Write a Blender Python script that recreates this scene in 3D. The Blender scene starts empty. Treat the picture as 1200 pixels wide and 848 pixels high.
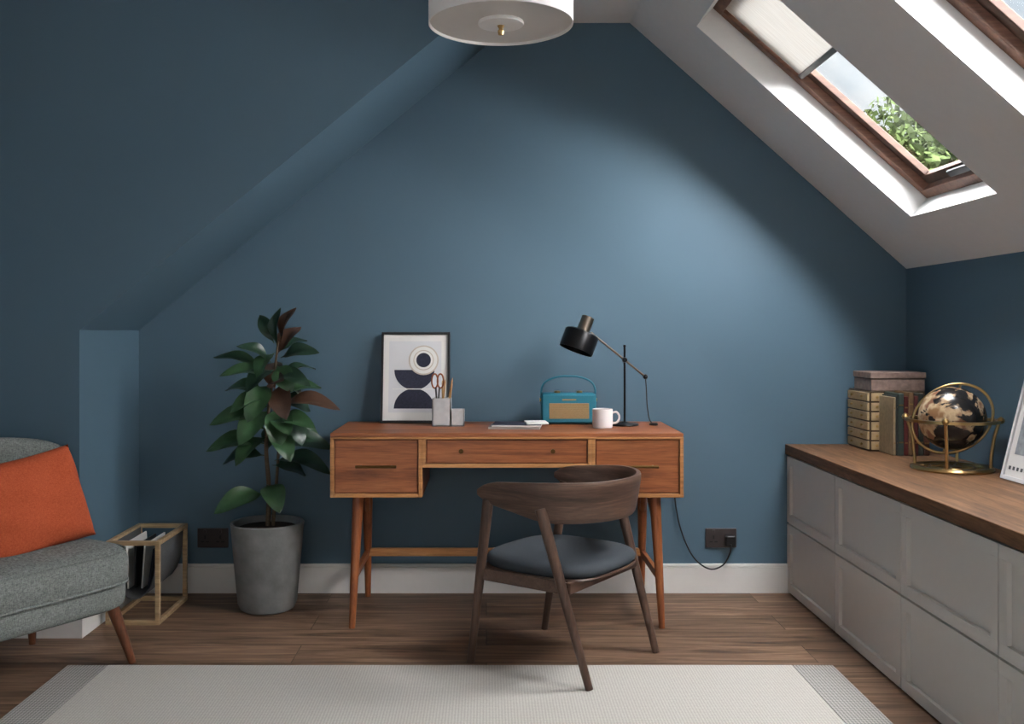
import bpy, bmesh, math, random
from mathutils import Vector, Matrix
random.seed(7)
scene = bpy.context.scene
R = math.radians

# ---------------------------------------------------------------- materials
def srgb(r, g, b):
    def f(c):
        c /= 255.0
        return c/12.92 if c <= 0.04045 else ((c+0.055)/1.055)**2.4
    return (f(r), f(g), f(b), 1.0)

def newmat(name):
    m = bpy.data.materials.new(name); m.use_nodes = True
    nt = m.node_tree
    b = nt.nodes["Principled BSDF"]
    return m, nt, b

def coords(nt, scale=(1,1,1), kind='Object', rot=(0,0,0)):
    tc = nt.nodes.new('ShaderNodeTexCoord')
    mp = nt.nodes.new('ShaderNodeMapping')
    mp.inputs['Scale'].default_value = scale
    mp.inputs['Rotation'].default_value = rot
    nt.links.new(tc.outputs[kind], mp.inputs['Vector'])
    return mp.outputs['Vector']

def ramp(nt, fac, stops):
    r = nt.nodes.new('ShaderNodeValToRGB')
    e = r.color_ramp.elements
    e[0].position, e[0].color = stops[0]
    e[1].position, e[1].color = stops[-1]
    for p, c in stops[1:-1]:
        x = e.new(p); x.color = c
    nt.links.new(fac, r.inputs['Fac'])
    return r.outputs['Color']

def noise(nt, vec, scale, detail=4, rough=0.5, dist=0.0):
    n = nt.nodes.new('ShaderNodeTexNoise')
    n.inputs['Scale'].default_value = scale
    n.inputs['Detail'].default_value = detail
    n.inputs['Roughness'].default_value = rough
    n.inputs['Distortion'].default_value = dist
    nt.links.new(vec, n.inputs['Vector'])
    return n.outputs['Fac']

def bump(nt, b, h, strength=0.2, dist=0.01):
    bn = nt.nodes.new('ShaderNodeBump')
    bn.inputs['Strength'].default_value = strength
    bn.inputs['Distance'].default_value = dist
    nt.links.new(h, bn.inputs['Height'])
    nt.links.new(bn.outputs['Normal'], b.inputs['Normal'])

def mix(nt, fac, a, c, mode='MIX'):
    m = nt.nodes.new('ShaderNodeMix'); m.data_type = 'RGBA'; m.blend_type = mode
    for sock, v in ((m.inputs[0], fac), (m.inputs[6], a), (m.inputs[7], c)):
        if isinstance(v, bpy.types.NodeSocket): nt.links.new(v, sock)
        else: sock.default_value = v
    return m.outputs[2]

def dim(c, k): return (c[0]*k, c[1]*k, c[2]*k, 1)

def plain(name, col, rough=0.5, metal=0.0, var=0.06, nscale=30, bmp=0.0, bscale=200, spec=0.5):
    m, nt, b = newmat(name)
    v = coords(nt)
    f = noise(nt, v, nscale, 3)
    c = ramp(nt, f, [(0.3, dim(col, 1-var)), (0.7, dim(col, 1+var))])
    nt.links.new(c, b.inputs['Base Color'])
    b.inputs['Roughness'].default_value = rough
    b.inputs['Metallic'].default_value = metal
    b.inputs['Specular IOR Level'].default_value = spec
    if bmp > 0:
        bump(nt, b, noise(nt, v, bscale, 2), bmp, 0.002)
    return m

def wood(name, c1, c2, c3, axis='X', rough=0.4, kind='Object', s=1.0, spec=0.5):
    m, nt, b = newmat(name)
    a, t = 0.9*s, 11*s
    sc = {'X': (a, t, t), 'Y': (t, a, t), 'Z': (t, t, a)}[axis]
    v = coords(nt, sc, kind)
    f = noise(nt, v, 1.6, 6, 0.6, 1.2)
    c = ramp(nt, f, [(0.3, c1), (0.5, c2), (0.72, c3)])
    f2 = noise(nt, coords(nt, tuple(q*5 for q in sc), kind), 2.5, 3, 0.6, 0.3)
    d = ramp(nt, f2, [(0.35, (0.72, 0.72, 0.72, 1)), (0.6, (1, 1, 1, 1))])
    nt.links.new(mix(nt, 1.0, c, d, 'MULTIPLY'), b.inputs['Base Color'])
    b.inputs['Roughness'].default_value = rough
    b.inputs['Specular IOR Level'].default_value = spec
    bump(nt, b, f2, 0.06, 0.002)
    return m

def fabric(name, ca, cb, scale=260, rough=0.95, bmp=0.5):
    m, nt, b = newmat(name)
    v = coords(nt, (1, 1, 1))
    f1 = noise(nt, coords(nt, (1, 1, 7)), scale*0.35, 3, 0.7)
    f2 = noise(nt, coords(nt, (7, 1, 1)), scale*0.35, 3, 0.7)
    mm = nt.nodes.new('ShaderNodeMath'); mm.operation = 'ADD'
    nt.links.new(f1, mm.inputs[0]); nt.links.new(f2, mm.inputs[1])
    m2 = nt.nodes.new('ShaderNodeMath'); m2.operation = 'MULTIPLY'
    nt.links.new(mm.outputs[0], m2.inputs[0]); m2.inputs[1].default_value = 0.5
    c = ramp(nt, m2.outputs[0], [(0.38, ca), (0.62, cb)])
    nt.links.new(c, b.inputs['Base Color'])
    b.inputs['Roughness'].default_value = rough
    b.inputs['Specular IOR Level'].default_value = 0.15
    bump(nt, b, m2.outputs[0], bmp, 0.003)
    return m

M_blue = plain('blue_wall_paint', srgb(85, 110, 126), 0.55, var=0.02, nscale=2.0, bmp=0.05, bscale=350, spec=0.3)
M_ceil = plain('white_ceiling_paint', srgb(234, 234, 232), 0.8, var=0.01, bmp=0.03, spec=0.2)
M_white = plain('white_gloss_trim', srgb(230, 228, 224), 0.4, var=0.01)
M_cab = plain('greige_cabinet_paint', srgb(212, 207, 200), 0.45, var=0.01)
M_deskX = wood('teak_x', srgb(118, 64, 36), srgb(158, 92, 54), srgb(180, 112, 68), 'X', 0.38)
M_deskZ = wood('teak_z', srgb(118, 64, 36), srgb(154, 88, 50), srgb(176, 108, 64), 'Z', 0.38)
M_light = wood('light_oak_edge', srgb(168, 112, 64), srgb(190, 132, 80), srgb(204, 150, 98), 'X', 0.4)
M_oak = wood('pale_oak', srgb(166, 138, 102), srgb(188, 160, 122), srgb(202, 176, 138), 'X', 0.5)
M_top = wood('worktop_oak', srgb(78, 54, 36), srgb(112, 80, 54), srgb(138, 102, 72), 'Y', 0.6, s=1.6, spec=0.3)
M_walU = wood('walnut_uv', srgb(60, 43, 36), srgb(94, 71, 59), srgb(122, 96, 80), 'X', 0.4, kind='UV', s=1.6)
M_walZ = wood('walnut_z', srgb(64, 46, 37), srgb(90, 67, 55), srgb(110, 84, 69), 'Z', 0.4)
M_walX = wood('walnut_x', srgb(64, 46, 37), srgb(90, 67, 55), srgb(110, 84, 69), 'X', 0.4)
M_legO = wood('brown_leg_wood', srgb(92, 52, 34), srgb(114, 68, 44), srgb(132, 82, 54), 'Z', 0.35)
M_frameW = wood('skylight_pine', srgb(84, 54, 40), srgb(112, 76, 58), srgb(130, 92, 72), 'X', 0.5)
M_sashW = wood('skylight_sash_pine', srgb(58, 38, 28), srgb(78, 52, 39), srgb(92, 64, 50), 'X', 0.7)
M_brass = plain('brass', srgb(186, 156, 106), 0.28, 1.0, 0.04)
M_antbrass = plain('antique_brass', srgb(150, 124, 84), 0.35, 1.0, 0.05)
M_pull = plain('aged_brass_pull', srgb(96, 72, 40), 0.4, 0.9, 0.05)
M_black = plain('black_plastic', srgb(26, 26, 28), 0.4)
M_blackmet = plain('black_metal', srgb(28, 28, 30), 0.3, 0.6)
M_dkmetal = plain('dark_steel', srgb(92, 90, 88), 0.3, 1.0)
M_bronze = plain('bronze_cylinder', srgb(150, 138, 124), 0.3, 1.0)
M_anth = plain('anthracite_socket', srgb(60, 54, 54), 0.35)
M_ceramic = plain('white_ceramic', srgb(228, 222, 220), 0.25, var=0.01)
M_conc = plain('concrete_grey', srgb(130, 132, 132), 0.85, var=0.16, nscale=14, bmp=0.4, bscale=90)
M_concL = plain('light_concrete', srgb(186, 186, 186), 0.85, var=0.08, nscale=40, bmp=0.2)
M_soil = plain('soil', srgb(50, 38, 30), 1.0, var=0.4, nscale=120, bmp=1.0, bscale=120)
M_stem = plain('stem_bark', srgb(92, 76, 58), 0.8, var=0.2, nscale=60)
M_seat = plain('slate_seat_fabric', srgb(66, 71, 76), 0.9, var=0.1, nscale=300, bmp=0.3, bscale=600, spec=0.2)
M_gfab = fabric('grey_melange_fabric', srgb(88, 93, 91), srgb(156, 161, 157))
M_ofab = fabric('orange_cushion_fabric', srgb(172, 74, 44), srgb(206, 104, 70), scale=300)
M_felt = plain('grey_felt', srgb(92, 94, 96), 0.95, var=0.12, nscale=150)
M_paper = plain('white_paper', srgb(226, 224, 220), 0.7, var=0.01)
M_navy = plain('ink_navy', srgb(38, 40, 58), 0.8, var=0.25, nscale=120)
M_beige = plain('ink_beige', srgb(196, 184, 170), 0.8)
M_teal = plain('teal_leatherette', srgb(30, 112, 132), 0.5, var=0.05, nscale=200, bmp=0.2, bscale=500)
M_gold = plain('gold_grille', srgb(166, 138, 98), 0.5, 0.3, var=0.12, nscale=300)
M_shade = plain('white_shade_fabric', srgb(248, 247, 244), 0.8, var=0.005, bmp=0.1, bscale=500)
M_diff = plain('diffuser_acrylic', srgb(226, 222, 215), 0.5, var=0.01)
M_pencil = plain('pencil_wood', srgb(196, 150, 100), 0.6)
M_copper = plain('copper', srgb(150, 92, 62), 0.35, 0.8)

def leafmat(name, top, bot):
    m, nt, b = newmat(name)
    g = nt.nodes.new('ShaderNodeNewGeometry')
    f = noise(nt, coords(nt), 18, 3)
    ct = ramp(nt, f, [(0.3, dim(top, 0.75)), (0.7, dim(top, 1.3))])
    nt.links.new(mix(nt, g.outputs['Backfacing'], ct, bot), b.inputs['Base Color'])
    b.inputs['Roughness'].default_value = 0.32
    b.inputs['Specular IOR Level'].default_value = 0.5
    return m
M_leafG = leafmat('rubber_leaf_green', srgb(54, 84, 54), srgb(84, 90, 60))
M_leafD = leafmat('rubber_leaf_dark', srgb(38, 62, 46), srgb(76, 70, 50))
M_leafR = leafmat('rubber_leaf_red', srgb(76, 54, 42), srgb(104, 68, 50))

def floor_mat():
    m, nt, b = newmat('walnut_floor_planks')
    v = coords(nt, (1, 1, 1))
    br = nt.nodes.new('ShaderNodeTexBrick')
    br.offset = 0.37; br.offset_frequency = 2; br.squash = 1.0
    br.inputs['Scale'].default_value = 1.0
    br.inputs['Brick Width'].default_value = 1.85
    br.inputs['Row Height'].default_value = 0.19
    br.inputs['Mortar Size'].default_value = 0.0016
    br.inputs['Mortar Smooth'].default_value = 0.1
    br.inputs['Bias'].default_value = 0.0
    br.inputs['Color1'].default_value = (0.68, 0.68, 0.68, 1)
    br.inputs['Color2'].default_value = (1, 1, 1, 1)
    br.inputs['Mortar'].default_value = (0.3, 0.3, 0.3, 1)
    nt.links.new(v, br.inputs['Vector'])
    mp = coords(nt, (0.8, 9, 9))
    add = nt.nodes.new('ShaderNodeVectorMath'); add.operation = 'ADD'
    sc = nt.nodes.new('ShaderNodeVectorMath'); sc.operation = 'SCALE'; sc.inputs['Scale'].default_value = 23
    nt.links.new(br.outputs['Color'], sc.inputs[0])
    nt.links.new(mp, add.inputs[0]); nt.links.new(sc.outputs[0], add.inputs[1])
    f = noise(nt, add.outputs[0], 1.7, 7, 0.62, 1.6)
    c = ramp(nt, f, [(0.30, srgb(88, 66, 51)), (0.5, srgb(142, 112, 90)), (0.70, srgb(180, 147, 119))])
    f3 = noise(nt, coords(nt, (2.2, 60, 1)), 2.0, 4, 0.6, 0.5)
    c3 = ramp(nt, f3, [(0.35, (0.78, 0.77, 0.76, 1)), (0.6, (1, 1, 1, 1))])
    c = mix(nt, 1.0, c, c3, 'MULTIPLY')
    nt.links.new(mix(nt, 1.0, c, br.outputs['Color'], 'MULTIPLY'), b.inputs['Base Color'])
    b.inputs['Roughness'].default_value = 0.5
    b.inputs['Specular IOR Level'].default_value = 0.35
    bump(nt, b, f, 0.08, 0.003)
    return m
M_floor = floor_mat()

def rug_mat(name, ca, cb, scale):
    m, nt, b = newmat(name)
    w1 = nt.nodes.new('ShaderNodeTexChecker')
    w1.inputs['Scale'].default_value = scale
    w1.inputs['Color1'].default_value = ca; w1.inputs['Color2'].default_value = cb
    nt.links.new(coords(nt, (1, 1, 1), rot=(0, 0, R(45))), w1.inputs['Vector'])
    n = noise(nt, coords(nt), 160, 3)
    c = ramp(nt, n, [(0.3, (0.85, 0.85, 0.85, 1)), (0.7, (1, 1, 1, 1))])
    nt.links.new(mix(nt, 1.0, w1.outputs['Color'], c, 'MULTIPLY'), b.inputs['Base Color'])
    b.inputs['Roughness'].default_value = 0.95
    b.inputs['Specular IOR Level'].default_value = 0.1
    bump(nt, b, w1.outputs['Fac'], 0.3, 0.003)
    return m
M_rug = rug_mat('rug_weave', srgb(210, 206, 198), srgb(190, 185, 177), 150)
M_rugB = rug_mat('rug_border_weave', srgb(192, 188, 182), srgb(142, 140, 137), 130)

def glass_mat():
    m = bpy.data.materials.new('window_glass'); m.use_nodes = True
    nt = m.node_tree; nt.nodes.clear()
    o = nt.nodes.new('ShaderNodeOutputMaterial')
    t = nt.nodes.new('ShaderNodeBsdfTransparent')
    g = nt.nodes.new('ShaderNodeBsdfGlossy'); g.inputs['Roughness'].default_value = 0.02
    x = nt.nodes.new('ShaderNodeMixShader'); x.inputs[0].default_value = 0.04
    nt.links.new(t.outputs[0], x.inputs[1]); nt.links.new(g.outputs[0], x.inputs[2])
    nt.links.new(x.outputs[0], o.inputs['Surface'])
    return m
M_glass = glass_mat()

def blind_mat():
    m, nt, b = newmat('blind_fabric')
    f = noise(nt, coords(nt, (1, 30, 1)), 8, 3)
    c = ramp(nt, f, [(0.3, srgb(214, 208, 198)), (0.7, srgb(232, 228, 220))])
    nt.links.new(c, b.inputs['Base Color'])
    b.inputs['Roughness'].default_value = 0.9
    tr = nt.nodes.new('ShaderNodeBsdfTranslucent'); tr.inputs[0].default_value = (0.5, 0.48, 0.44, 1)
    mx = nt.nodes.new('ShaderNodeMixShader'); mx.inputs[0].default_value = 0.05
    out = nt.nodes['Material Output']
    nt.links.new(b.outputs[0], mx.inputs[1]); nt.links.new(tr.outputs[0], mx.inputs[2])
    nt.links.new(mx.outputs[0], out.inputs['Surface'])
    return m
M_blind = blind_mat()

def globe_mat():
    m, nt, b = newmat('globe_inlay')
    f = noise(nt, coords(nt), 9, 5, 0.55, 0.4)
    g = noise(nt, coords(nt), 22, 2)
    land = ramp(nt, g, [(0.35, srgb(140, 106, 76)), (0.5, srgb(190, 166, 132)), (0.65, srgb(124, 88, 68))])
    mask = ramp(nt, f, [(0.505, (0, 0, 0, 1)), (0.525, (1, 1, 1, 1))])
    nt.links.new(mix(nt, mask, srgb(36, 35, 36), land), b.inputs['Base Color'])
    b.inputs['Roughness'].default_value = 0.2
    return m
M_globe = globe_mat()

def tree_leaf(name, c):
    m, nt, b = newmat(name)
    f = noise(nt, coords(nt), 6, 3)
    cc = ramp(nt, f, [(0.3, dim(c, 0.5)), (0.7, dim(c, 1.5))])
    nt.links.new(cc, b.inputs['Base Color']); b.inputs['Roughness'].default_value = 0.9
    b.inputs['Specular IOR Level'].default_value = 0.0
    return m
M_tree = tree_leaf('tree_foliage', (0.058, 0.082, 0.030, 1))
M_box = plain('pink_marbled_box', srgb(140, 118, 108), 0.6, var=0.25, nscale=45)
M_cream = plain('cream_drawer', srgb(180, 156, 118), 0.6, var=0.1, nscale=60)

# ---------------------------------------------------------------- geometry helpers
def group(name, loc=(0,0,0), rz=0.0, rx=0.0, ry=0.0):
    e = bpy.data.objects.new(name, None); e.empty_display_size = 0.1
    e.location = loc; e.rotation_euler = (rx, ry, rz)
    scene.collection.objects.link(e); return e

def mesh(name, verts, faces, mat, parent=None, angle=35, uvs=None, M=None, recalc=True, mats=None, midx=None):
    me = bpy.data.meshes.new(name)
    vs = [Vector(v) for v in verts]
    if M is not None: vs = [M @ v for v in vs]
    me.from_pydata([tuple(v) for v in vs], [], faces)
    if uvs:
        uv = me.uv_layers.new(name='UVMap')
        for l in me.loops: uv.data[l.index].uv = uvs[l.vertex_index]
    if midx:
        for p, i in zip(me.polygons, midx): p.material_index = i
    if recalc:
        bm = bmesh.new(); bm.from_mesh(me)
        bmesh.ops.recalc_face_normals(bm, faces=bm.faces); bm.to_mesh(me); bm.free()
    if mats:
        for x in mats: me.materials.append(x)
    else: me.materials.append(mat)
    if angle:
        me.shade_smooth(); me.set_sharp_from_angle(angle=R(angle))
    o = bpy.data.objects.new(name, me)
    scene.collection.objects.link(o)
    if parent: o.parent = parent
    return o

BF = [(0,1,2,3),(4,7,6,5),(0,4,5,1),(1,5,6,2),(2,6,7,3),(3,7,4,0)]
def box(name, lo, hi, mat, parent=None, bevel=0.0, seg=2, M=None, sub=0):
    x0,y0,z0 = lo; x1,y1,z1 = hi
    v = [(x0,y0,z0),(x1,y0,z0),(x1,y1,z0),(x0,y1,z0),(x0,y0,z1),(x1,y0,z1),(x1,y1,z1),(x0,y1,z1)]
    o = mesh(name, v, BF, mat, parent, M=M, angle=None)
    if bevel:
        o.data.shade_smooth()
        b = o.modifiers.new('bevel', 'BEVEL'); b.width = bevel; b.segments = seg; b.harden_normals = True
    return o

def prism(name, poly, y0, y1, mat, parent=None):
    n = len(poly)
    v = [(p[0], y0, p[1]) for p in poly] + [(p[0], y1, p[1]) for p in poly]
    f = [tuple(range(n)), tuple(range(2*n-1, n-1, -1))] + [(i, (i+1)%n, n+(i+1)%n, n+i) for i in range(n)]
    return mesh(name, v, f, mat, parent, angle=None)

def lathe(name, prof, mat, parent=None, loc=(0,0,0), n=48, M=None, angle=35):
    v, f = [], []
    for r, z in prof:
        for i in range(n):
            a = 2*math.pi*i/n
            v.append((r*math.cos(a)+loc[0], r*math.sin(a)+loc[1], z+loc[2]))
    for k in range(len(prof)-1):
        for i in range(n):
            j = (i+1) % n
            f.append((k*n+i, k*n+j, (k+1)*n+j, (k+1)*n+i))
    if prof[0][0] > 0 and prof[0] != prof[-1]: f.append(tuple(range(n))[::-1])
    if prof[-1][0] > 0 and prof[0] != prof[-1]: f.append(tuple(range((len(prof)-1)*n, len(prof)*n)))
    o = mesh(name, v, f, mat, parent, angle=None, M=M, recalc=False)
    bm = bmesh.new(); bm.from_mesh(o.data)
    bmesh.ops.remove_doubles(bm, verts=bm.verts, dist=1e-6)
    bmesh.ops.recalc_face_normals(bm, faces=bm.faces); bm.to_mesh(o.data); bm.free()
    o.data.shade_smooth(); o.data.set_sharp_from_angle(angle=R(angle))
    return o

def align(p, d):
    d = Vector(d).normalized()
    q = Vector((0,0,1)).rotation_difference(d)
    return Matrix.Translation(Vector(p)) @ q.to_matrix().to_4x4()

def rod(name, p1, p2, r1, r2, mat, parent=None, n=20):
    p1, p2 = Vector(p1), Vector(p2)
    L = (p2-p1).length
    return lathe(name, [(r1, 0), (r2, L)], mat, parent, n=n, M=align(p1, p2-p1))

def smoothpts(pts, k=6):
    pts = [Vector(p) for p in pts]; out = []
    for i in range(len(pts)-1):
        p0 = pts[max(i-1,0)]; p1 = pts[i]; p2 = pts[i+1]; p3 = pts[min(i+2,len(pts)-1)]
        for j in range(k):
            t = j/k
            out.append(0.5*((2*p1)+(p2-p0)*t+(2*p0-5*p1+4*p2-p3)*t*t+(3*p1-p0-3*p2+p3)*t**3))
    out.append(pts[-1]); return out

def sweep(name, pts, r, mat, parent=None, n=10, closed=False, smooth=0):
    if smooth: pts = smoothpts(pts, smooth)
    pts = [Vector(p) for p in pts]; m = len(pts)
    rr = r if isinstance(r, (list, tuple)) else [r]*m
    if len(rr) != m: rr = [rr[0]+(rr[-1]-rr[0])*i/(m-1) for i in range(m)]
    v, f = [], []
    def tan(i):
        a = pts[(i-1) % m] if (closed or i > 0) else pts[i]
        b = pts[(i+1) % m] if (closed or i < m-1) else pts[i]
        return (b-a).normalized()
    t0 = tan(0); up = Vector((0,0,1)) if abs(t0.z) < 0.9 else Vector((1,0,0))
    nrm = t0.cross(up).normalized()
    for i in range(m):
        t = tan(i); nrm = (nrm - t*nrm.dot(t)).normalized(); bn = t.cross(nrm)
        for k in range(n):
            a = 2*math.pi*k/n
            v.append(pts[i]+(nrm*math.cos(a)+bn*math.sin(a))*rr[i])
    for i in range(m if closed else m-1):
        ii = (i+1) % m
        for k in range(n):
            kk = (k+1) % n
            f.append((i*n+k, i*n+kk, ii*n+kk, ii*n+k))
    if not closed:
        f.append(tuple(range(n))[::-1]); f.append(tuple(range((m-1)*n, m*n)))
    return mesh(name, v, f, mat, parent, angle=60)

def disc(name, pts2, y, mat, parent, thick=0.0006):
    n = len(pts2)
    v = [(p[0], y, p[1]) for p in pts2] + [(p[0], y+thick, p[1]) for p in pts2]
    f = [tuple(range(n)), tuple(range(2*n-1, n-1, -1))] + [(i, (i+1)%n, n+(i+1)%n, n+i) for i in range(n)]
    return mesh(name, v, f, mat, parent, angle=None)

def pad(name, rx, ry, levels, mat, parent, e=3.2, n=64, M=None):
    v, f = [], []
    for s, z in levels:
        for i in range(n):
            a = 2*math.pi*i/n; c, q = math.cos(a), math.sin(a)
            x = rx*s*math.copysign(abs(c)**(2/e), c); y = ry*s*math.copysign(abs(q)**(2/e), q)
            v.append((x, y, z))
    for k in range(len(levels)-1):
        for i in range(n):
            j = (i+1)%n; f.append((k*n+i, k*n+j, (k+1)*n+j, (k+1)*n+i))
    f.append(tuple(range(n))[::-1]); f.append(tuple(range((len(levels)-1)*n, len(levels)*n)))
    return mesh(name, v, f, mat, parent, angle=50, M=M)

# ---------------------------------------------------------------- room shell
D = 4.346; YA = 3.71; YR = -1.6; XL = -2.5; XR = 1.871; ZC = 2.535; XS = 0.639
box('floor', (XL-.1, YR-.1, -0.1), (XR+.1, D+.1, 0), M_floor)
prism('wall_back', [(-1.548, 0), (XR+.1, 0), (XR+.1, 1.44), (XS, 2.62), (-1.548, 2.62)], D, D+.1, M_blue)
prism('wall_alcove', [(XL, 0), (-1.548, 0), (-1.548, 1.166), (0.123, ZC), (XL, ZC)], YA, D+.1, M_blue)
box('wall_left', (XL-.1, YR, 0), (XL, D+.1, ZC), M_blue)
box('wall_right', (XR, YR, 0), (XR+.1, D, 1.44), M_blue)
box('ceiling', (XL-.1, YR-.1, ZC), (XS, D+.1, ZC+.12), M_ceil)
wf = group('wall_front', (0, YR, 0))
box('pier_left', (XL, -.1, 0), (-1.3, 0, ZC), M_ceil, wf)
prism('pier_right', [(0.9, 0), (XR, 0), (XR, 1.44), (0.9, 2.40)], -.1, 0, M_ceil, wf)
box('below_fill_opening', (-1.3, -.1, 0), (0.9, 0, 0.5), M_ceil, wf)  # opening in this unseen wall is made up, to let the fill in
box('above_fill_opening', (-1.3, -.1, 2.1), (0.9, 0, ZC), M_ceil, wf)

L = math.hypot(XR-XS, ZC-1.44)
cu, su = (XR-XS)/L, (ZC-1.44)/L
MS = Matrix(((-cu, 0, su, XR), (0, 1, 0, 0), (su, 0, cu, 1.44), (0, 0, 0, 1)))
rf = group('ceiling_slope')
T = 0.15; uB, uT = 0.262, 1.393
W1 = (3.20, 3.85); W2 = (2.08, 2.73)
box('slope_lower', (-0.13, YR, 0), (uB, D+.1, T), M_ceil, rf, M=MS)
box('slope_upper', (uT, YR, 0), (L+.1, D+.1, T), M_ceil, rf, M=MS)
for i, (a, b) in enumerate(((W1[1], D+.1), (W2[1], W1[0]), (YR, W2[0]))):
    box('slope_strip_%d' % i, (uB, a, 0), (uT, b, T), M_ceil, rf, M=MS)

def skylight(name, W):
    g = group(name)
    a, b = W
    def bx(n, lo, hi, m): return box(n, lo, hi, m, g, 0.003, 2, M=MS)
    for (n, i0, w0, w1, fw, mt) in (('frame', 0.0, .095, .152, .042, M_frameW), ('sash', 0.044, .124, .150, .042, M_sashW)):
        u0, u1, v0, v1 = uB+i0, uT-i0, a+i0, b-i0
        bx(n+'_bottom', (u0, v0, w0), (u0+fw, v1, w1), mt)
        bx(n+'_top', (u1-fw, v0, w0), (u1, v1, w1), mt)
        bx(n+'_near', (u0+fw, v0, w0), (u1-fw, v0+fw, w1), mt)
        bx(n+'_far', (u0+fw, v1-fw, w0), (u1-fw, v1, w1), mt)
    bx('glass', (uB+.082, a+.082, .144), (uT-.082, b-.082, .148), M_glass)
    bx('vent_latch', (uB+.050, a+.12, .108), (uB+.078, b-.26, .124), M_black)
    mesh('blind_fabric', [(0.965, a+.05, .106), (uT-.02, a+.05, .106), (uT-.02, b-.05, .106), (0.965, b-.05, .106)], [(0, 1, 2, 3)], M_blind, g, angle=None, M=MS)
    bx('blind_bar', (0.945, a+.048, .098), (0.968, b-.048, .112), M_dkmetal)
    return g
skylight('window_1', W1); skylight('window_2', W2)

bs = group('baseboard_back')
def baseboard(name, x0, y0, x1, y1, g):
    if x0 == x1: box(name, (x0, y0, 0), (x1+.018, y1, .115), M_white, g); box(name+'_cap', (x0, y0, .115), (x0+.012, y1, .129), M_white, g, .004)
    else: box(name, (x0, y0-.018, 0), (x1, y0, .115), M_white, g); box(name+'_cap', (x0, y0-.012, .115), (x1, y0, .129), M_white, g, .004)
baseboard('board', -1.548, D, 1.35, D, bs)
bl = group('baseboard_alcove'); baseboard('board_side', -1.548, YA-.018, -1.548, D-.02, bl)
bl2 = group('baseboard_left'); baseboard('board_front', XL, YA, -1.548, YA, bl2)

# ---------------------------------------------------------------- desk
dk = group('desk', (0.0805, 4.08, 0))
f0 = -.252
box('top', (-.694, f0, .747), (.694, .25, .762), M_deskX, dk, .003)
for nm, sx in (('left', -1), ('right', 1)):
    xa, xb = sorted((sx*.694, sx*.332))
    box('pedestal_'+nm, (xa, -.236, .509), (xb, .25, .747), M_deskX, dk, .002)
    t = .015
    box('edge_side_a_'+nm, (xa, f0, .509), (xa+t, -.236, .747), M_light, dk, .002)
    box('edge_side_b_'+nm, (xb-t, f0, .509), (xb, -.236, .747), M_light, dk, .002)
    box('edge_bottom_'+nm, (xa+t, f0, .509), (xb-t, -.236, .509+t), M_light, dk, .002)
    box('drawer_'+nm, (xa+t+.004, -.245, .509+t+.004), (xb-t-.004, -.23, .735), M_deskX, dk, .002)
    cx = (xa+xb)/2
    rod('handle_'+nm, (cx-.08, -.268, .632), (cx+.08, -.268, .632), .0055, .0055, M_pull, dk)
    for q in (-.06, .06): rod('handle_post_%s_%d' % (nm, q*100), (cx+q, -.268, .632), (cx+q, -.244, .632), .004, .004, M_pull, dk)
box('middle_body', (-.332, -.236, .628), (.332, .25, .747), M_deskX, dk)
box('middle_edge_bottom', (-.332, f0, .626), (.332, -.236, .641), M_light, dk, .002)
for sx in (-1, 1): box('middle_edge_%d' % sx, (min(sx*.332, sx*.318), f0, .641), (max(sx*.332, sx*.318), -.236, .747), M_light, dk, .002)
box('drawer_middle', (-.314, -.245, .645), (.314, -.23, .735), M_deskX, dk, .002)
for q in (-.18, .18):
    lathe('knob_%d' % (q*100), [(0.003, 0), (.004, .010), (.009, .014), (.009, .019), (0.0, .021)], M_pull, dk, n=20, M=align((q, -.245, .692), (0, -1, 0)))
box('edge_top_strip', (-.694, f0-.001, .738), (.694, -.236, .747), M_light, dk, .002)
for nm, sx in (('left', -1), ('right', 1)):
    ft, fb = Vector((sx*.592, -.185, .51)), Vector((sx*.607, -.262, 0))
    bt, bb = Vector((sx*.592, .12, .51)), Vector((sx*.600, .20, 0))
    rod('front_leg_'+nm, fb, ft, .0125, .023, M_deskZ, dk)
    rod('back_leg_'+nm, bb, bt, .0125, .023, M_deskZ, dk)
    rod('strut_f_'+nm, ft.lerp(fb, .26), (sx*.585, -.09, .51), .013, .015, M_deskZ, dk)
    rod('strut_b_'+nm, bt.lerp(bb, .26), (sx*.585, .03, .51), .013, .015, M_deskZ, dk)
    a, b_ = ft.lerp(fb, .62), bt.lerp(bb, .62)
    box('stretcher_'+nm, (sx*.6-.009, a.y, .18), (sx*.6+.009, b_.y, .212), M_deskZ, dk, .003)
box('stretcher_back', (-.6, .155, .185), (.6, .175, .22), M_light, dk, .003)

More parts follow.
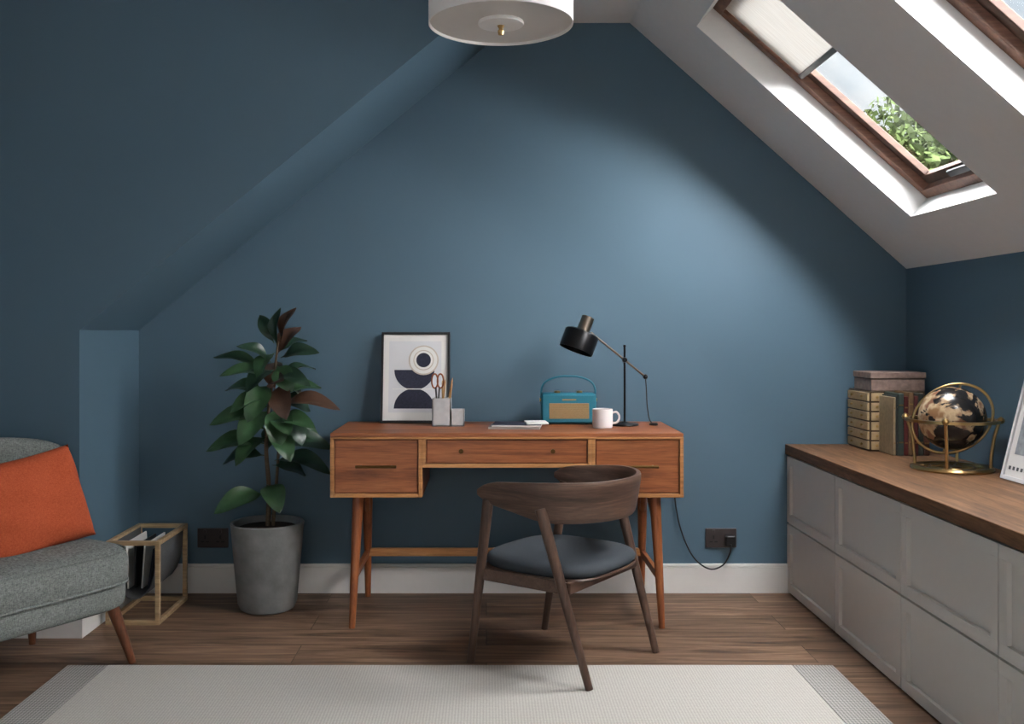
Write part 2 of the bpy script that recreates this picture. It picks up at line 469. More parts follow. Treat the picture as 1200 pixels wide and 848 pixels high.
# ---------------------------------------------------------------- chair
ch = group('desk_chair', (0.28, 3.474, 0), rz=R(54))
def band():
    P = []
    for i in range(9): P.append((-.250-.012*i/9, .195-.215*i/9))
    for i in range(33):
        p = math.pi*i/32
        P.append((-.262*math.cos(p), -.02-.222*math.sin(p)))
    for i in range(1, 10): P.append((.262-.012*i/9, -.02+.215*i/9))
    n = len(P); v, f, uv = [], [], []; s = 0
    for i in range(n):
        a = Vector(P[max(i-1,0)]); b = Vector(P[min(i+1,n-1)]); t = (b-a).normalized()
        o = Vector((t.y, -t.x))
        c = Vector(P[i])
        if o.dot(c-Vector((0,0.05))) < 0: o = -o
        back = max(0, min(1, (0.17-c.y)/.30)); back = back*back*(3-2*back)
        endt = min(i, n-1-i)/4.0; er = 1 if endt >= 1 else math.sqrt(max(0.08, 1-(1-endt)**2))
        zt = .646+.018*back; zb = .566-.042*back
        zm = (zt+zb)/2; hh = (zt-zb)/2*er
        if i: s += (Vector(P[i])-Vector(P[i-1])).length
        th = .013
        N = 14
        for k in range(N):
            an = 2*math.pi*k/N; ca, sa = math.cos(an), math.sin(an)
            dx = th*math.copysign(abs(ca)**.45, ca); dz = hh*math.copysign(abs(sa)**.45, sa)
            flare = (zm+dz-.6)*.16*back
            q = c+o*(dx+flare)
            v.append((q.x, q.y, zm+dz)); uv.append((s, zm+dz))
    N = 14
    for i in range(n-1):
        for k in range(N):
            kk = (k+1)%N; f.append((i*N+k, i*N+kk, (i+1)*N+kk, (i+1)*N+k))
    f.append(tuple(range(N))[::-1]); f.append(tuple(range((n-1)*N, n*N)))
    return mesh('backrest_band', v, f, M_walU, ch, angle=50, uvs=uv)
band()
for nm, sx in (('right', 1), ('left', -1)):
    FT, FB = Vector((sx*.252, .155, .585)), Vector((sx*.24, .24, 0))
    BT, BB = Vector((sx*.262, -.065, .575)), Vector((sx*.24, -.238, .0075 if sx < 0 else 0))
    rod('front_leg_'+nm, FB, FT, .013, .0195, M_walZ, ch)
    rod('back_leg_'+nm, BB, BT, .013, .0195, M_walZ, ch)
    a = FT.lerp(FB, .46); b_ = BT.lerp(BB, .44)
    box('side_rail_'+nm, (sx*.238-.011, b_.y, .300), (sx*.238+.011, a.y, .342), M_walX, ch, .004)
box('front_rail', (-.238, .185, .300), (.238, .207, .338), M_walX, ch, .004)
box('back_rail', (-.238, -.165, .300), (.238, -.143, .338), M_walX, ch, .004)
MT = Matrix.Translation((0, .015, -.033))
pad('seat_base', .240, .230, [(0.9, .364), (.985, .367), (1, .372), (.99, .376)], M_walX, ch, 3.5, M=MT)
pad('seat_cushion', .238, .230, [(.96, .375), (1.0, .385), (1.01, .397), (.985, .410), (.93, .418), (.8, .421), (.5, .417), (.2, .414), (.02, .413)], M_seat, ch, 3.3, M=MT)

# ---------------------------------------------------------------- potted plant
pl = group('potted_rubber_plant', (-.918, 4.09, 0))
lathe('pot', [(0, 0), (.098, 0), (.112, .008), (.122, .03), (.150, .345), (.153, .36), (.149, .366), (.140, .362), (.137, .33), (.0, .33)], M_conc, pl)
lathe('soil', [(0, .331), (.138, .331), (.12, .342), (0, .347)], M_soil, pl, n=32)
sweep('stem', [(0, 0, .33), (.004, .01, .5), (-.006, 0, .68), (.01, -.01, .86), (.03, 0, 1.0), (.045, 0, 1.12)], [.011, .004], M_stem, pl, smooth=6)
sweep('stem_side', [(.02, .01, .33), (.035, .02, .55), (.05, .02, .75), (.075, .01, .9)], [.008, .003], M_stem, pl, smooth=6)
LV = [
 (5.7,112,13,127,6,2,-4),(2.9,111,-4,124,6,1,3),(4,110,6,127,5.5,1,-2),(5.7,105,23,108.5,7,1,-6),(1.4,103,-11.5,111,7,1,-5),
 (-1,99,-24,106.5,6.5,0,4),(-.7,97,-17.5,99,7.5,0,-8),(5,97,19,101,7,1,6),(4,106,13,119,8,2,5),(1.4,94,-6,80,10,0,-9),
 (-.7,90,-20,92,8,0,7),(5,94,10,81,10,2,-8),(6,86,31,85,8,2,-3),(5,90,21,93,7.5,0,8),(-1,80,-22,79,9.5,0,-7),
 (2,77,22,78,10,0,-9),(-1,69,-24,68,10,0,-5),(-.7,64,-20,61,9,1,4),(2,69,27,68,10,1,3),(3,62,28,59,10,1,-7),
 (-1,48,-19.5,43,10,0,-9),(0,52,8,43.5,10,0,-11),(3,84,6,69,11,0,-8),(.7,83,-9,71,11,0,-10),(6,83,16,70,10,1,-6),
 (3,100,-7,92,9,1,-7),(4,102,12,92,9,0,-6),(1,88,-13,84,9,0,-9),(5,88,17,83,9,1,4),(2,75,12,64,10,0,-9),(0,72,-11,62,9,0,-8),
 (2,60,14,55,9,1,9),(3,107,-3,98,8,0,-6),(4,107,15,113,6,1,8),(0,66,3,76,9,1,10),(1,92,2,104,9,2,10),
 (2,96,14,88,9,0,5),(1,85,-15,74,9,1,6),(3,78,22,68,9,0,8),(0,75,-17,71,9,0,9),(3,92,9,97,8,2,-9),(4,80,12,75,9,0,-11),
 (4,98,20,95,7,1,-9),
]
def leaf_mesh():
    v, f, mi = [], [], []
    for (bx_, bz, tx, tz, w, ty, yo) in LV:
        b = Vector((bx_, 0, bz))/100; t = Vector((tx, yo*1.2, tz))/100
        d = t-b; Ln = d.length; dn = d.normalized()
        up = Vector((random.uniform(-.35,.35), -0.65+random.uniform(-.25,.25), 0.85+random.uniform(-.2,.2)))
        side = dn.cross(up).normalized(); nn = side.cross(dn).normalized()
        if nn.z < 0 and abs(dn.z) < .8: nn = -nn; side = -side
        NS, NW = 12, 3; base = len(v); w = w/100*.5
        for i in range(NS+1):
            tt = i/NS
            if tt < .12: ww = .0022
            else:
                q = (tt-.12)/.88; ww = w*(math.sin(math.pi*min(1, q**.85))**.7) if q < 1 else 0.0005
                ww = max(ww, .0008)
            bend = nn*(Ln*.14*math.sin(math.pi*tt)) - Vector((0, 0, 1))*(Ln*.06*tt*tt)
            c = b+d*tt+bend
            for k in range(-NW, NW+1):
                s = k/NW
                v.append(c+side*ww*s+nn*ww*.3*abs(s)**1.3+nn*.003*math.sin(tt*9+k))
        row = 2*NW+1
        for i in range(NS):
            for k in range(row-1):
                a = base+i*row+k
                f.append((a, a+1, a+row+1, a+row)); mi.append(ty)
    return v, f, mi
v, f, mi = leaf_mesh()
mesh('leaves', v, f, None, pl, angle=80, recalc=False, mats=[M_leafG, M_leafD, M_leafR], midx=mi)

# ---------------------------------------------------------------- armchair
ac = group('armchair', (-1.65, 3.285, 0), rz=R(238))
pad('seat_base', .335, .30, [(.93, .205), (.985, .215), (1, .235), (1, .285), (.985, .292)], M_gfab, ac, 7)
pad('seat_cushion', .345, .312, [(.97, .29), (1.0, .302), (1.012, .34), (1.005, .375), (.98, .398), (.93, .412), (.8, .42), (.5, .426), (.1, .428)], M_gfab, ac, 6)
def serp(rx, ry, e, z, n=80):
    out = []
    for i in range(n):
        a = 2*math.pi*i/n; c, q = math.cos(a), math.sin(a)
        out.append((rx*math.copysign(abs(c)**(2/e), c), ry*math.copysign(abs(q)**(2/e), q), z))
    return out
sweep('piping_lower', serp(.344, .311, 6, .296), .005, M_gfab, ac, 8, closed=True)
sweep('piping_upper', serp(.338, .305, 6, .402), .004, M_gfab, ac, 8, closed=True)
def backrest():
    v, f = [], []; NA = 28
    th = .085
    prof = []
    for k in range(24):
        an = 2*math.pi*k/24; ca, sa = math.cos(an), math.sin(an)
        prof.append((th/2*math.copysign(abs(ca)**.6, ca), math.copysign(abs(sa)**.35, sa)))
    for i in range(NA+1):
        s = -1+2*i/NA
        x = .372*s*(1-.03*s*s); y = -.275+.150*abs(s)**2.4
        dx, dy = 1, .150*2.4*abs(s)**1.4*(1 if s > 0 else -1)/.372
        t = Vector((dx, dy)).normalized(); nn = Vector((-t.y, t.x))
        e = 1-abs(s)**10*.5
        ztop = .775-.025*abs(s)**3; z0 = .30
        for (a, h) in prof:
            hz = (h+1)/2
            zz = z0+(ztop-z0)*(.5+(hz-.5)*(1-abs(s)**10*.14))
            lean = -(hz*.03)*(1-.8*abs(s)**2)
            p = Vector((x, y))+nn*a*e+Vector((0, lean))
            v.append((p.x, p.y, zz))
    N = len(prof)
    for i in range(NA):
        for k in range(N):
            kk = (k+1)%N; f.append((i*N+k, i*N+kk, (i+1)*N+kk, (i+1)*N+k))
    f.append(tuple(range(N))[::-1]); f.append(tuple(range(NA*N, (NA+1)*N)))
    return mesh('backrest', v, f, M_gfab, ac, angle=60)
backrest()
for i, (x, y) in enumerate(((-1, 1), (1, 1), (-1, -1), (1, -1))):
    yb = .278 if y > 0 else -.215; yt = .22 if y > 0 else -.19
    rod('leg_%d' % (i+1), (x*(.33 if y > 0 else .27), yb, 0), (x*(.285 if y > 0 else .25), yt, .215), .0125, .023, M_legO, ac)

def pillow(name, w, h, th, mat, loc, rot):
    g = bpy.data.meshes.new(name); N = 28; v, f = [], []
    for side in (1, -1):
        for i in range(N+1):
            for j in range(N+1):
                a, b = -1+2*i/N, -1+2*j/N
                edge = (1-a**4)*(1-b**4)
                pin = 1-.055*(1-abs(b)**2)*abs(a)**6 ; pin2 = 1-.055*(1-abs(a)**2)*abs(b)**6
                wr = .006*math.sin(7*a+3*b)+.005*math.sin(9*b-4*a)
                v.append((a*w/2*pin, side*(th/2*edge**.55+wr*edge), b*h/2*pin2))
    K = (N+1)**2
    for s in range(2):
        for i in range(N):
            for j in range(N):
                q = s*K+i*(N+1)+j
                f.append((q, q+1, q+N+2, q+N+1))
    o = mesh(name, v, f, mat, None, angle=80, recalc=False)
    bm = bmesh.new(); bm.from_mesh(o.data); bmesh.ops.remove_doubles(bm, verts=bm.verts, dist=1e-5)
    bmesh.ops.recalc_face_normals(bm, faces=bm.faces); bm.to_mesh(o.data); bm.free()
    o.location = loc; o.rotation_euler = rot
    return o
pillow('throw_pillow', .40, .34, .14, M_ofab, (-1.560, 3.34, .570), (R(18), R(7), R(238)))

# ---------------------------------------------------------------- magazine rack
mr = group('magazine_rack', (-1.40, 4.04, 0))
w2, d2, H, t = .098, .175, .332, .009
for sx in (-1, 1):
    for sy in (-1, 1):
        box('post_%d_%d' % (sx, sy), (sx*w2-t, sy*d2-t, 0), (sx*w2+t, sy*d2+t, H), M_oak, mr, .002)
    box('top_rail_%d' % sx, (sx*w2-t, -d2, H-.018), (sx*w2+t, d2, H), M_oak, mr, .002)
    box('bottom_rail_%d' % sx, (sx*w2-t, -d2, .0), (sx*w2+t, d2, .018), M_oak, mr, .002)
for sy in (-1, 1):
    box('end_bottom_%d' % sy, (-w2, sy*d2-t, 0.0), (w2, sy*d2+t, .018), M_oak, mr, .002)
    box('end_top_%d' % sy, (-w2, sy*d2-t, H-.018), (w2, sy*d2+t, H), M_oak, mr, .002)
sl = []
for i in range(13):
    a = math.pi*i/12
    sl.append((-(w2-.004)*math.cos(a), H-.012-(.225*math.sin(a)**.75)))
sv, sf = [], []
for (x, z) in sl:
    for y in (-d2+.012, d2-.012): sv.append((x, y, z))
for i in range(12): sf.append((2*i, 2*i+1, 2*i+3, 2*i+2))
so = mesh('felt_sling', sv, sf, M_felt, mr); so.modifiers.new('s', 'SOLIDIFY').thickness = .005
for i, (x, c, hh) in enumerate(((-.03, M_paper, .27), (-.012, M_black, .25), (.006, M_paper, .26), (.022, M_navy, .24))):
    box('magazine_%d' % i, (x-.003, -.12, .13), (x+.003, .12, .13+hh*.68), c, mr, M=Matrix.Rotation(R(4*(i-1)), 4, 'Y'))

# ---------------------------------------------------------------- sockets & cable
def socket(name, x, z, plug=False):
    g = group(name, (x, D, z))
    box('plate', (-.069, -.009, -.043), (.069, 0, .043), M_anth, g, .003)
    for sx in (-.034, .034):
        if plug and sx > 0: continue
        for (px, pz, a, b) in ((0, .004, .004, .008), (-.011, -.016, .007, .0035), (.011, -.016, .007, .0035)):
            box('hole', (sx+px-a, -.0095, pz-b), (sx+px+a, -.009, pz+b), M_black, g)
        box('switch', (sx-.006, -.013, .022), (sx+.006, -.009, .036), M_anth, g, .001)
    if plug:
        box('plug', (.012, -.042, -.034), (.058, -.009, .016), M_black, g, .008, 3)
    return g
socket('wall_socket', -1.217, .243); socket('wall_socket', 1.044, .243, True)
sweep('power_cable', [(.86, 4.328, .70), (.835, 4.33, .5), (.84, 4.335, .40), (.863, 4.322, .28), (.915, 4.315, .165), (.985, 4.312, .112), (1.045, 4.308, .13), (1.075, 4.303, .185), (1.079, 4.303, .222)], .0035, M_black, None, 8, smooth=6)

# ---------------------------------------------------------------- things on the desk (top z .762)
ZT = .762
fr = group('framed_art_print', (-.311, 4.235, ZT+.003), rx=R(-10))
fw_, fh = .151, .40
for n, lo, hi in (('l', (-fw_, 0, 0), (-fw_+.01, .02, fh)), ('r', (fw_-.01, 0, 0), (fw_, .02, fh)), ('b', (-fw_+.01, 0, 0), (fw_-.01, .02, .01)), ('t', (-fw_+.01, 0, fh-.01), (fw_-.01, .02, fh))):
    box('frame_'+n, lo, hi, M_black, fr, .001)
box('mat_board', (-fw_+.01, .008, .01), (fw_-.01, .016, fh-.01), M_paper, fr)
def arc(cx, cz, r, a0, a1, n=32): return [(cx+r*math.cos(R(a0+(a1-a0)*i/n)), cz+r*math.sin(R(a0+(a1-a0)*i/n))) for i in range(n+1)]
box('print_sheet', (-.117, .0075, .045), (.113, .0085, .36), plain('print_paper', srgb(212, 212, 214), .7, var=.01), fr)
disc('bowl', arc(-.005, .232, .088, 180, 360), .0066, M_navy, fr)
disc('dome', arc(-.005, .062, .088, 0, 180), .0066, M_navy, fr)
disc('gap', [(-.1, .146), (.095, .146), (.095, .150), (-.1, .150)], .006, M_paper, fr)
disc('ring_outer', arc(.035, .275, .066, 0, 359), .0058, M_beige, fr)
disc('ring_pale', arc(.035, .275, .060, 0, 359), .0050, M_paper, fr)
disc('ring_mid', arc(.035, .275, .045, 0, 359), .0042, M_beige, fr)
disc('ring_pale2', arc(.035, .275, .041, 0, 359), .0034, M_paper, fr)
disc('core', arc(.035, .275, .032, 0, 359), .0026, M_navy, fr)

ph = group('pen_holder', (-.161, 4.13, ZT))
def tray(name, x0, x1, y0, y1, h, t, mat, g):
    box(name+'_base', (x0, y0, 0), (x1, y1, t), mat, g)
    box(name+'_f', (x0, y0, 0), (x1, y0+t, h), mat, g, .001); box(name+'_k', (x0, y1-t, 0), (x1, y1, h), mat, g, .001)
    box(name+'_l', (x0, y0, 0), (x0+t, y1, h), mat, g, .001); box(name+'_r', (x1-t, y0, 0), (x1, y1, h), mat, g, .001)
tray('tall', -.067, .012, -.035, .035, .118, .006, M_concL, ph)
tray('low', .010, .068, -.035, .035, .070, .006, M_concL, ph)
for i, (x, y, dx, L_) in enumerate(((-.03, 0, .015, .185), (-.015, .01, .03, .19), (-.005, -.01, .02, .175), (-.022, .015, -.004, .18))):
    rod('pencil_%d' % i, (x, y, .008), (x+dx, y, L_), .0035, .0035, M_pencil, ph, 8)
    rod('pencil_tip_%d' % i, (x+dx, y, L_), (x+dx*1.08, y, L_+.012), .0035, .0006, M_pencil, ph, 8)
for q in (-1, 1):
    sweep('scissor_loop_%d' % q, [Vector((-.045+q*.012, -.008, .19))+Vector((.013*math.cos(a), 0, .03*math.sin(a))) for a in [2*math.pi*i/24 for i in range(24)]], .0035, M_copper, ph, 8, closed=True)
    rod('scissor_blade_%d' % q, (-.045+q*.008, -.008, .165), (-.045-q*.004, -.008, .01), .004, .002, M_dkmetal, ph, 8)

mg = group('magazine_stack', (.125, 4.05, ZT), rz=R(-6))
box('magazine_a', (-.11, -.075, 0), (.10, .075, .009), M_paper, mg, .001)
box('cover_a', (-.11, -.075, .0091), (.10, .075, .0100), M_dkmetal, mg)
box('magazine_b', (-.095, -.085, .0102), (.105, .065, .018), M_paper, mg, .001)
box('cover_b', (-.095, -.085, .0181), (.105, .065, .0190), M_navy, mg)
box('notebook', (.035, -.075, .0192), (.125, .035, .027), M_paper, mg, .002, M=Matrix.Rotation(R(10), 4, 'Z'))

rd = group('radio', (.354, 4.22, ZT+.004))
box('body', (-.118, -.045, 0), (.118, .045, .13), M_teal, rd, .012, 4)
box('front_plate', (-.112, -.047, .008), (.112, -.043, .122), M_teal, rd, .0015)
box('grille', (-.085, -.049, .022), (.085, -.046, .088), M_gold, rd, .001)
box('logo_bar', (-.03, -.0485, .100), (.03, -.047, .106), M_gold, rd)
for i in range(9): box('grille_line_%d' % i, (-.08, -.0497, .028+i*.0068), (.08, -.049, .0292+i*.0068), M_antbrass, rd)
for sx in (-.08, .08):
    rod('foot_%d' % (sx*100), (sx, 0, -.004), (sx, 0, .002), .008, .008, M_black, rd)
    lathe('dial_%d' % (sx*100), [(.013, 0), (.013, .008), (0, .010)], M_antbrass, rd, loc=(sx*.6, 0, .13), n=20)
sweep('handle', [(-.115, 0, .10), (-.116, 0, .145), (-.098, 0, .178), (-.05, 0, .198), (0, 0, .202), (.05, 0, .198), (.098, 0, .178), (.116, 0, .145), (.115, 0, .10)], .0045, M_teal, rd, 10, smooth=6)
for sx in (-.118, .118): rod('pivot_%d' % (sx*100), (sx-.006, 0, .10), (sx+.006, 0, .10), .008, .008, M_brass, rd)

mug = group('coffee_mug', (.480, 4.03, ZT))
lathe('cup', [(0, .003), (.036, .0), (.040, .004), (.042, .02), (.042, .078), (.0405, .080), (.039, .078), (.039, .012), (0, .008)], M_ceramic, mug)
sweep('handle', [(.040, 0, .064), (.058, 0, .066), (.068, 0, .051), (.066, 0, .034), (.055, 0, .022), (.040, 0, .020)], .0045, M_ceramic, mug, 10, smooth=5)

lp = group('desk_lamp', (.588, 4.15, ZT))
lathe('base', [(0, 0), (.058, 0), (.060, .003), (.058, .008), (.02, .012), (.01, .016), (0, .016)], M_blackmet, lp)
rod('stem', (0, 0, .012), (0, 0, .335), .0045, .0045, M_blackmet, lp)
rod('stem_tip', (0, 0, .335), (0, 0, .342), .007, .005, M_blackmet, lp)
jz = .278
hp = Vector((-.150, -.055, .395)); ep = Vector((.094, .034, .205))
rod('arm', hp, ep, .0045, .0045, M_bronze, lp)
lathe('joint', [(0, -.016), (.010, -.014), (.012, 0), (.010, .014), (0, .016)], M_blackmet, lp, n=20, M=align((0, 0, jz), (0, -1, 0.05)))
lathe('arm_ball', [(.0001 if abs(s) > 89 else .011*math.cos(R(s)), .011*math.sin(R(s))) for s in range(-90, 91, 15)], M_blackmet, lp, n=20, loc=tuple(ep))
ax = Vector((-.36, -.12, -.92)).normalized()
Mh = align(hp+Vector((-.012, -.01, .062)), ax)
lathe('head_cap', [(0, -.004), (.024, -.003), (.027, 0), (.027, .052), (.029, .054), (.029, .062)], M_bronze, lp, n=32, M=Mh)
lathe('shade', [(.029, .060), (.062, .064), (.071, .070), (.073, .076), (.073, .148), (.071, .148), (.071, .078), (.03, .068)], M_blackmet, lp, n=48, M=Mh)
Mi = Mh @ Matrix.Translation((0, 0, .10))
lathe('bulb', [(.0001, .034), (.016, .030), (.024, .016), (.026, 0), (.018, -.02), (.012, -.032)], M_ceramic, lp, n=24, M=Mi)
sweep('cord', [ep, ep+Vector((.004, 0, -.05)), ep+Vector((.006, -.01, -.12)), ep+Vector((.014, -.02, -.18)), ep+Vector((.03, -.03, -.20))], .0025, M_black, lp, 8, smooth=6)
lathe('inline_switch', [(0, 0), (.018, 0), (.019, .006), (.014, .011), (0, .012)], M_black, lp, loc=(ep.x+.03, ep.y-.03, 0), n=24)

# ---------------------------------------------------------------- cabinet
cb = group('storage_cabinet', (0, 0, 0))
X0 = 1.338; Y0 = .76
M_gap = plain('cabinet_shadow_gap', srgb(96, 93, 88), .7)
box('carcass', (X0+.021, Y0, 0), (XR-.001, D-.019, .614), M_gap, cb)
box('worktop', (X0-.008, Y0-.01, .615), (XR-.001, D-.001, .66), M_top, cb, .003)
k = 0
for i in range(6):
    ya, yb = D-.002-.598*(i+1), D-.002-.598*i
    for j, (za, zb) in enumerate(((.008, .308), (.313, .609))):
        a, b_, c, d = ya+.003, yb-.003, za+.001, zb-.001
        box('front_panel_%d' % k, (X0+.014, a, c), (X0+.020, b_, d), M_cab, cb)
        s = .038
        box('rail_lo_%d' % k, (X0, a, c), (X0+.020, b_, c+s), M_cab, cb, .0008)
        box('rail_hi_%d' % k, (X0, a, d-s), (X0+.020, b_, d), M_cab, cb, .0008)
        box('stile_a_%d' % k, (X0, a, c+s), (X0+.020, a+s, d-s), M_cab, cb, .0008)
        box('stile_b_%d' % k, (X0, b_-s, c+s), (X0+.020, b_, d-s), M_cab, cb, .0008)
        k += 1

# ---------------------------------------------------------------- things on the cabinet (z .66)
ZW = .661
md = group('mini_drawer_chest', (1.60, 4.08, ZW))
box('case', (.004, 0, 0), (.235, .235, .25), plain('chest_case', srgb(84, 66, 48), .6), md, .002)
for i in range(6):
    z = .006+i*.0405
    box('drawer_%d' % i, (-.004, .006, z), (.006, .229, z+.034), M_cream, md, .002)
    box('drawer_cam_%d' % i, (.01, -.006, z), (.225, .003, z+.034), M_cream, md, .002)
    for y in (.06, .175): lathe('pull_%d_%d' % (i, y*1000), [(.003, 0), (.007, .008), (0, .011)], M_brass, md, n=12, M=align((-.004, y, z+.018), (-1, 0, 0)))
    lathe('pull_c_%d' % i, [(.003, 0), (.006, .006), (0, .009)], M_brass, md, n=12, M=align((.03, -.006, z+.018), (0, -1, 0)))
bxx = group('keepsake_box', (1.60, 4.08, ZW+.251))
box('lower', (.01, .0, 0), (.235, .19, .050), M_box, bxx, .003)
box('lid', (.006, -.004, .052), (.239, .194, .078), M_box, bxx, .003)

bk = group('books', (1.640, 3.93, ZW))
x = 0
for i, (w, h, c) in enumerate(((.012, .235, (150, 132, 102)), (.008, .24, (40, 44, 40)), (.024, .25, (50, 62, 56)), (.018, .238, (88, 34, 30)), (.022, .255, (112, 84, 56)), (.018, .24, (78, 30, 28)), (.022, .25, (48, 52, 44)), (.024, .232, (84, 50, 36)))):
    mt = plain('book_cloth_%d' % i, srgb(*c), .6, var=.15, nscale=60)
    box('cover_%d' % i, (x, 0, 0), (x+w-.001, .145, h), mt, bk, .004, 3)
    for z in (.2, .8): box('band_%d_%d' % (i, z*10), (x+.003, -.0008, h*z), (x+w-.004, .001, h*z+.006), M_antbrass, bk)
    x += w

gl = group('globe', (1.690, 3.54, ZW))
lathe('base_ring', [(.108, 0), (.138, 0), (.140, .006), (.136, .014), (.110, .014), (.106, .006), (.108, 0)], M_brass, gl, n=64)
lathe('base_ring_inner', [(.070, 0), (.080, 0), (.081, .006), (.078, .012), (.072, .012), (.069, .006), (.070, 0)], M_brass, gl, n=48)
lathe('centre_plate', [(0, .004), (.03, .004), (.03, .012), (.0, .016)], M_brass, gl, n=32)
for i in range(4):
    a = R(45+90*i+12); c, s = math.cos(a), math.sin(a)
    rod('spoke_%d' % i, (0, 0, .008), (.12*c, .12*s, .008), .004, .004, M_brass, gl, 10)
    sweep('post_%d' % i, [(.125*c, .125*s, .01), (.128*c, .128*s, .06), (.136*c, .136*s, .12), (.150*c, .150*s, .172)], .006, M_brass, gl, 10, smooth=5)
    lathe('finial_%d' % i, [(.0001, -.014), (.010, -.008), (.013, 0), (.010, .008), (.0001, .014)], M_brass, gl, n=16, loc=(.158*c, .158*s, .185))
lathe('horizon_ring', [(.142, .174), (.160, .174), (.160, .184), (.142, .184), (.142, .174)], M_brass, gl, n=64)
GC = Vector((0, 0, .185))
lathe('sphere', [(.0001 if abs(s) > 89 else .115*math.cos(R(s)), .115*math.sin(R(s))) for s in range(-90, 91, 5)], M_globe, gl, n=64, loc=tuple(GC))
u_ = Vector((math.cos(R(-25)), math.sin(R(-25)), 0)); z_ = Vector((.25, 0, 1)).normalized()
sweep('meridian_ring', [GC+(u_*math.cos(a)+z_*math.sin(a))*.129 for a in [2*math.pi*i/72 for i in range(72)]], .0055, M_brass, gl, 8, closed=True)
rod('axis', GC+z_*.129, GC-z_*.129, .004, .004, M_brass, gl, 10)

pf = group('framed_poster', (1.752, 3.33, ZW+.002), ry=R(14))
H2, W_ = .36, .28
M_silver = plain('white_frame', srgb(222, 222, 224), .4, var=.01)
for n, lo, hi in (('far', (0, -.014, 0), (.018, 0, H2)), ('near', (0, -W_, 0), (.018, -W_+.014, H2)), ('b', (0, -W_+.014, 0), (.018, -.014, .014)), ('t', (0, -W_+.014, H2-.014), (.018, -.014, H2))):
    box('frame_'+n, lo, hi, M_silver, pf, .001)
box('sheet', (.006, -W_+.014, .014), (.014, -.014, H2-.014), M_paper, pf)
for i in range(7): box('caption_%d' % i, (.0052, -.042-i*.024, .036), (.006, -.030-i*.024, .048), M_felt, pf)
box('picture_block', (.005, -W_+.04, .09), (.006, -.045, H2-.05), plain('poster_print', srgb(150, 156, 160), .7, var=.3, nscale=30), pf)

# ---------------------------------------------------------------- rug
rg = group('rug', (0, 0, 0))
box('field', (-1.31, 1.2, .0005), (1.06, 3.38, .007), M_rug, rg, .003)
box('border_left', (-1.45, 1.2, .0005), (-1.31, 3.38, .007), M_rugB, rg, .003)
box('border_right', (1.06, 1.2, .0005), (1.20, 3.38, .007), M_rugB, rg, .003)

# ---------------------------------------------------------------- pendant
pd = group('pendant_light', (.04, 2.70, 0))
zb = 2.01; r = .2
lathe('drum', [(r, zb), (r, zb+.2), (r-.003, zb+.2), (r-.003, zb), (r, zb)], M_shade, pd, n=96)
lathe('diffuser', [(0, zb+.008), (r-.004, zb+.008), (r-.004, zb+.012), (0, zb+.012)], M_diff, pd, n=96)
lathe('diffuser_plate', [(0, zb-.001), (.062, zb-.001), (.064, zb+.003), (.062, zb+.008), (0, zb+.008)], M_shade, pd, n=64)
lathe('finial', [(0, zb-.030), (.007, zb-.028), (.009, zb-.018), (.005, zb-.012), (.010, zb-.003), (0, zb-.001)], M_brass, pd, n=24)
rod('stem', (0, 0, zb+.012), (0, 0, ZC-.02), .008, .008, M_brass, pd)
lathe('ceiling_rose', [(0, ZC-.025), (.05, ZC-.022), (.055, ZC), (0, ZC)], M_shade, pd, n=32)
for i in range(3):
    a = 2*math.pi*i/3
    rod('spider_%d' % i, (0, 0, zb+.19), ((r-.002)*math.cos(a), (r-.002)*math.sin(a), zb+.19), .003, .003, M_brass, pd, 8)

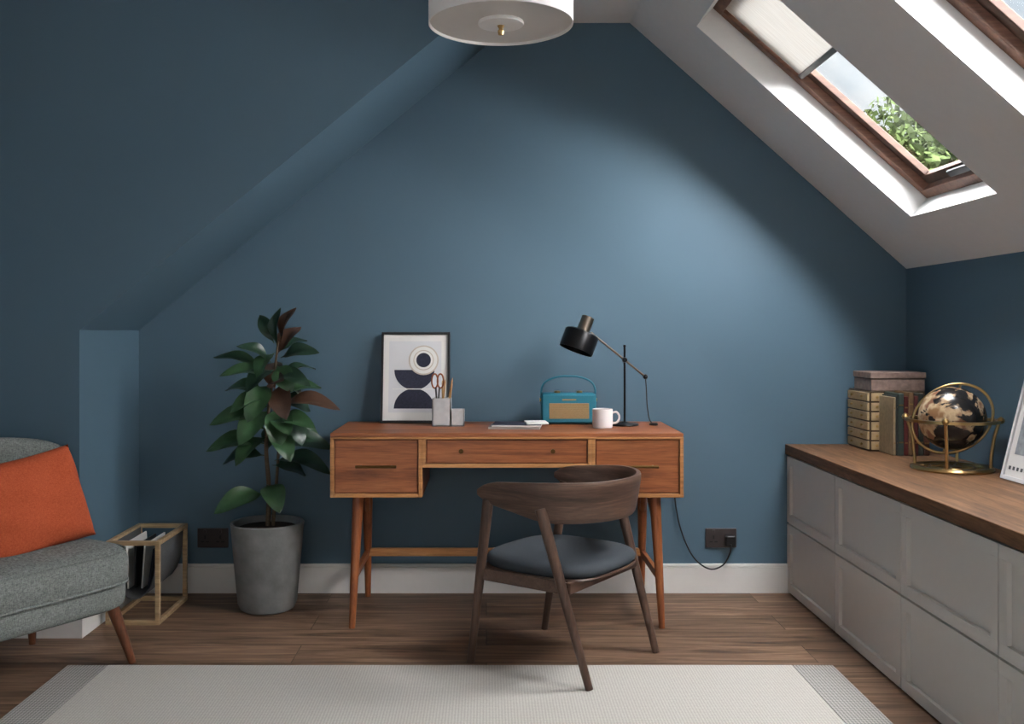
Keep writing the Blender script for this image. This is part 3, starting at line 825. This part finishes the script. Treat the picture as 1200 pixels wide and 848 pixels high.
# ---------------------------------------------------------------- trees outside
def tree(name, loc, rad, trunk):
    g = group(name, loc)
    v, f = [], []
    blobs = [(Vector((random.gauss(0, rad*.4), random.gauss(0, rad*.4), random.gauss(0, rad*.35))), rad*random.uniform(.35, .6)) for _ in range(14)]
    for c, rr in blobs:
        for _ in range(700):
            d = Vector((random.gauss(0,1), random.gauss(0,1), random.gauss(0,1))).normalized()
            p = c+d*rr*random.uniform(.75, 1.05)
            a = Vector((random.gauss(0,1), random.gauss(0,1), random.gauss(0,1))).normalized()
            b = a.cross(d).normalized(); s = random.uniform(.04, .09); k = len(v)
            v += [p-a*s, p+b*s*.5, p+a*s, p-b*s*.5]; f.append((k, k+1, k+2, k+3))
    mesh('foliage', v, f, M_tree, g, angle=None, recalc=False)
    rod('trunk', (0, 0, -trunk), (0, 0, 0), .18, .08, M_stem, g)
tree('tree', (5.3, 11.5, 2.8), 1.25, 6)
tree('tree', (7.4, 12.5, 3.4), 1.3, 6.5)
tree('tree', (4.6, 12.8, 2.5), 1.2, 5)

# ---------------------------------------------------------------- lighting
w = bpy.data.worlds.new('sky'); scene.world = w; w.use_nodes = True
nt = w.node_tree; bg = nt.nodes['Background']
tc = nt.nodes.new('ShaderNodeTexCoord')
n = noise(nt, tc.outputs['Generated'], 6, 6, 0.6)
c = ramp(nt, n, [(0.35, srgb(206, 221, 232)), (0.6, srgb(240, 244, 246))])
nt.links.new(c, bg.inputs['Color']); bg.inputs['Strength'].default_value = 1.05

def sun(name, src, strength, angle, col=(1,1,1)):
    l = bpy.data.lights.new(name, 'SUN'); l.energy = strength; l.angle = R(angle); l.color = col
    o = bpy.data.objects.new(name, l); scene.collection.objects.link(o)
    o.rotation_euler = Vector(src).to_track_quat('Z', 'Y').to_euler()
    o.location = Vector(src)*6
    return o
sun('sun_light', (.92, -.86, .44), 6.4, 38, (1.0, .98, .95))
sun('sky_light', (.66, .05, .75), 96.0, 130, (.98, .98, 1.0))
al = bpy.data.lights.new('rear_fill_light', 'AREA'); al.shape = 'RECTANGLE'; al.size = 2.1; al.size_y = 1.5; al.energy = 5; al.color = (1, .97, .93)  # soft fill added behind the camera, not a known window
ao = bpy.data.objects.new('rear_fill_light', al); scene.collection.objects.link(ao)
ao.location = (-.2, YR-.12, 1.3); ao.rotation_euler = (R(90), 0, 0)

# ---------------------------------------------------------------- camera
cam = bpy.data.cameras.new('camera'); co = bpy.data.objects.new('camera', cam); scene.collection.objects.link(co)
co.location = (0, 0, 1.162); co.rotation_euler = (R(90), 0, 0)
cam.sensor_width = 36; cam.lens = 34.29; cam.shift_x = 0.025; cam.shift_y = -0.03
scene.camera = co
scene.view_settings.view_transform = 'Standard'
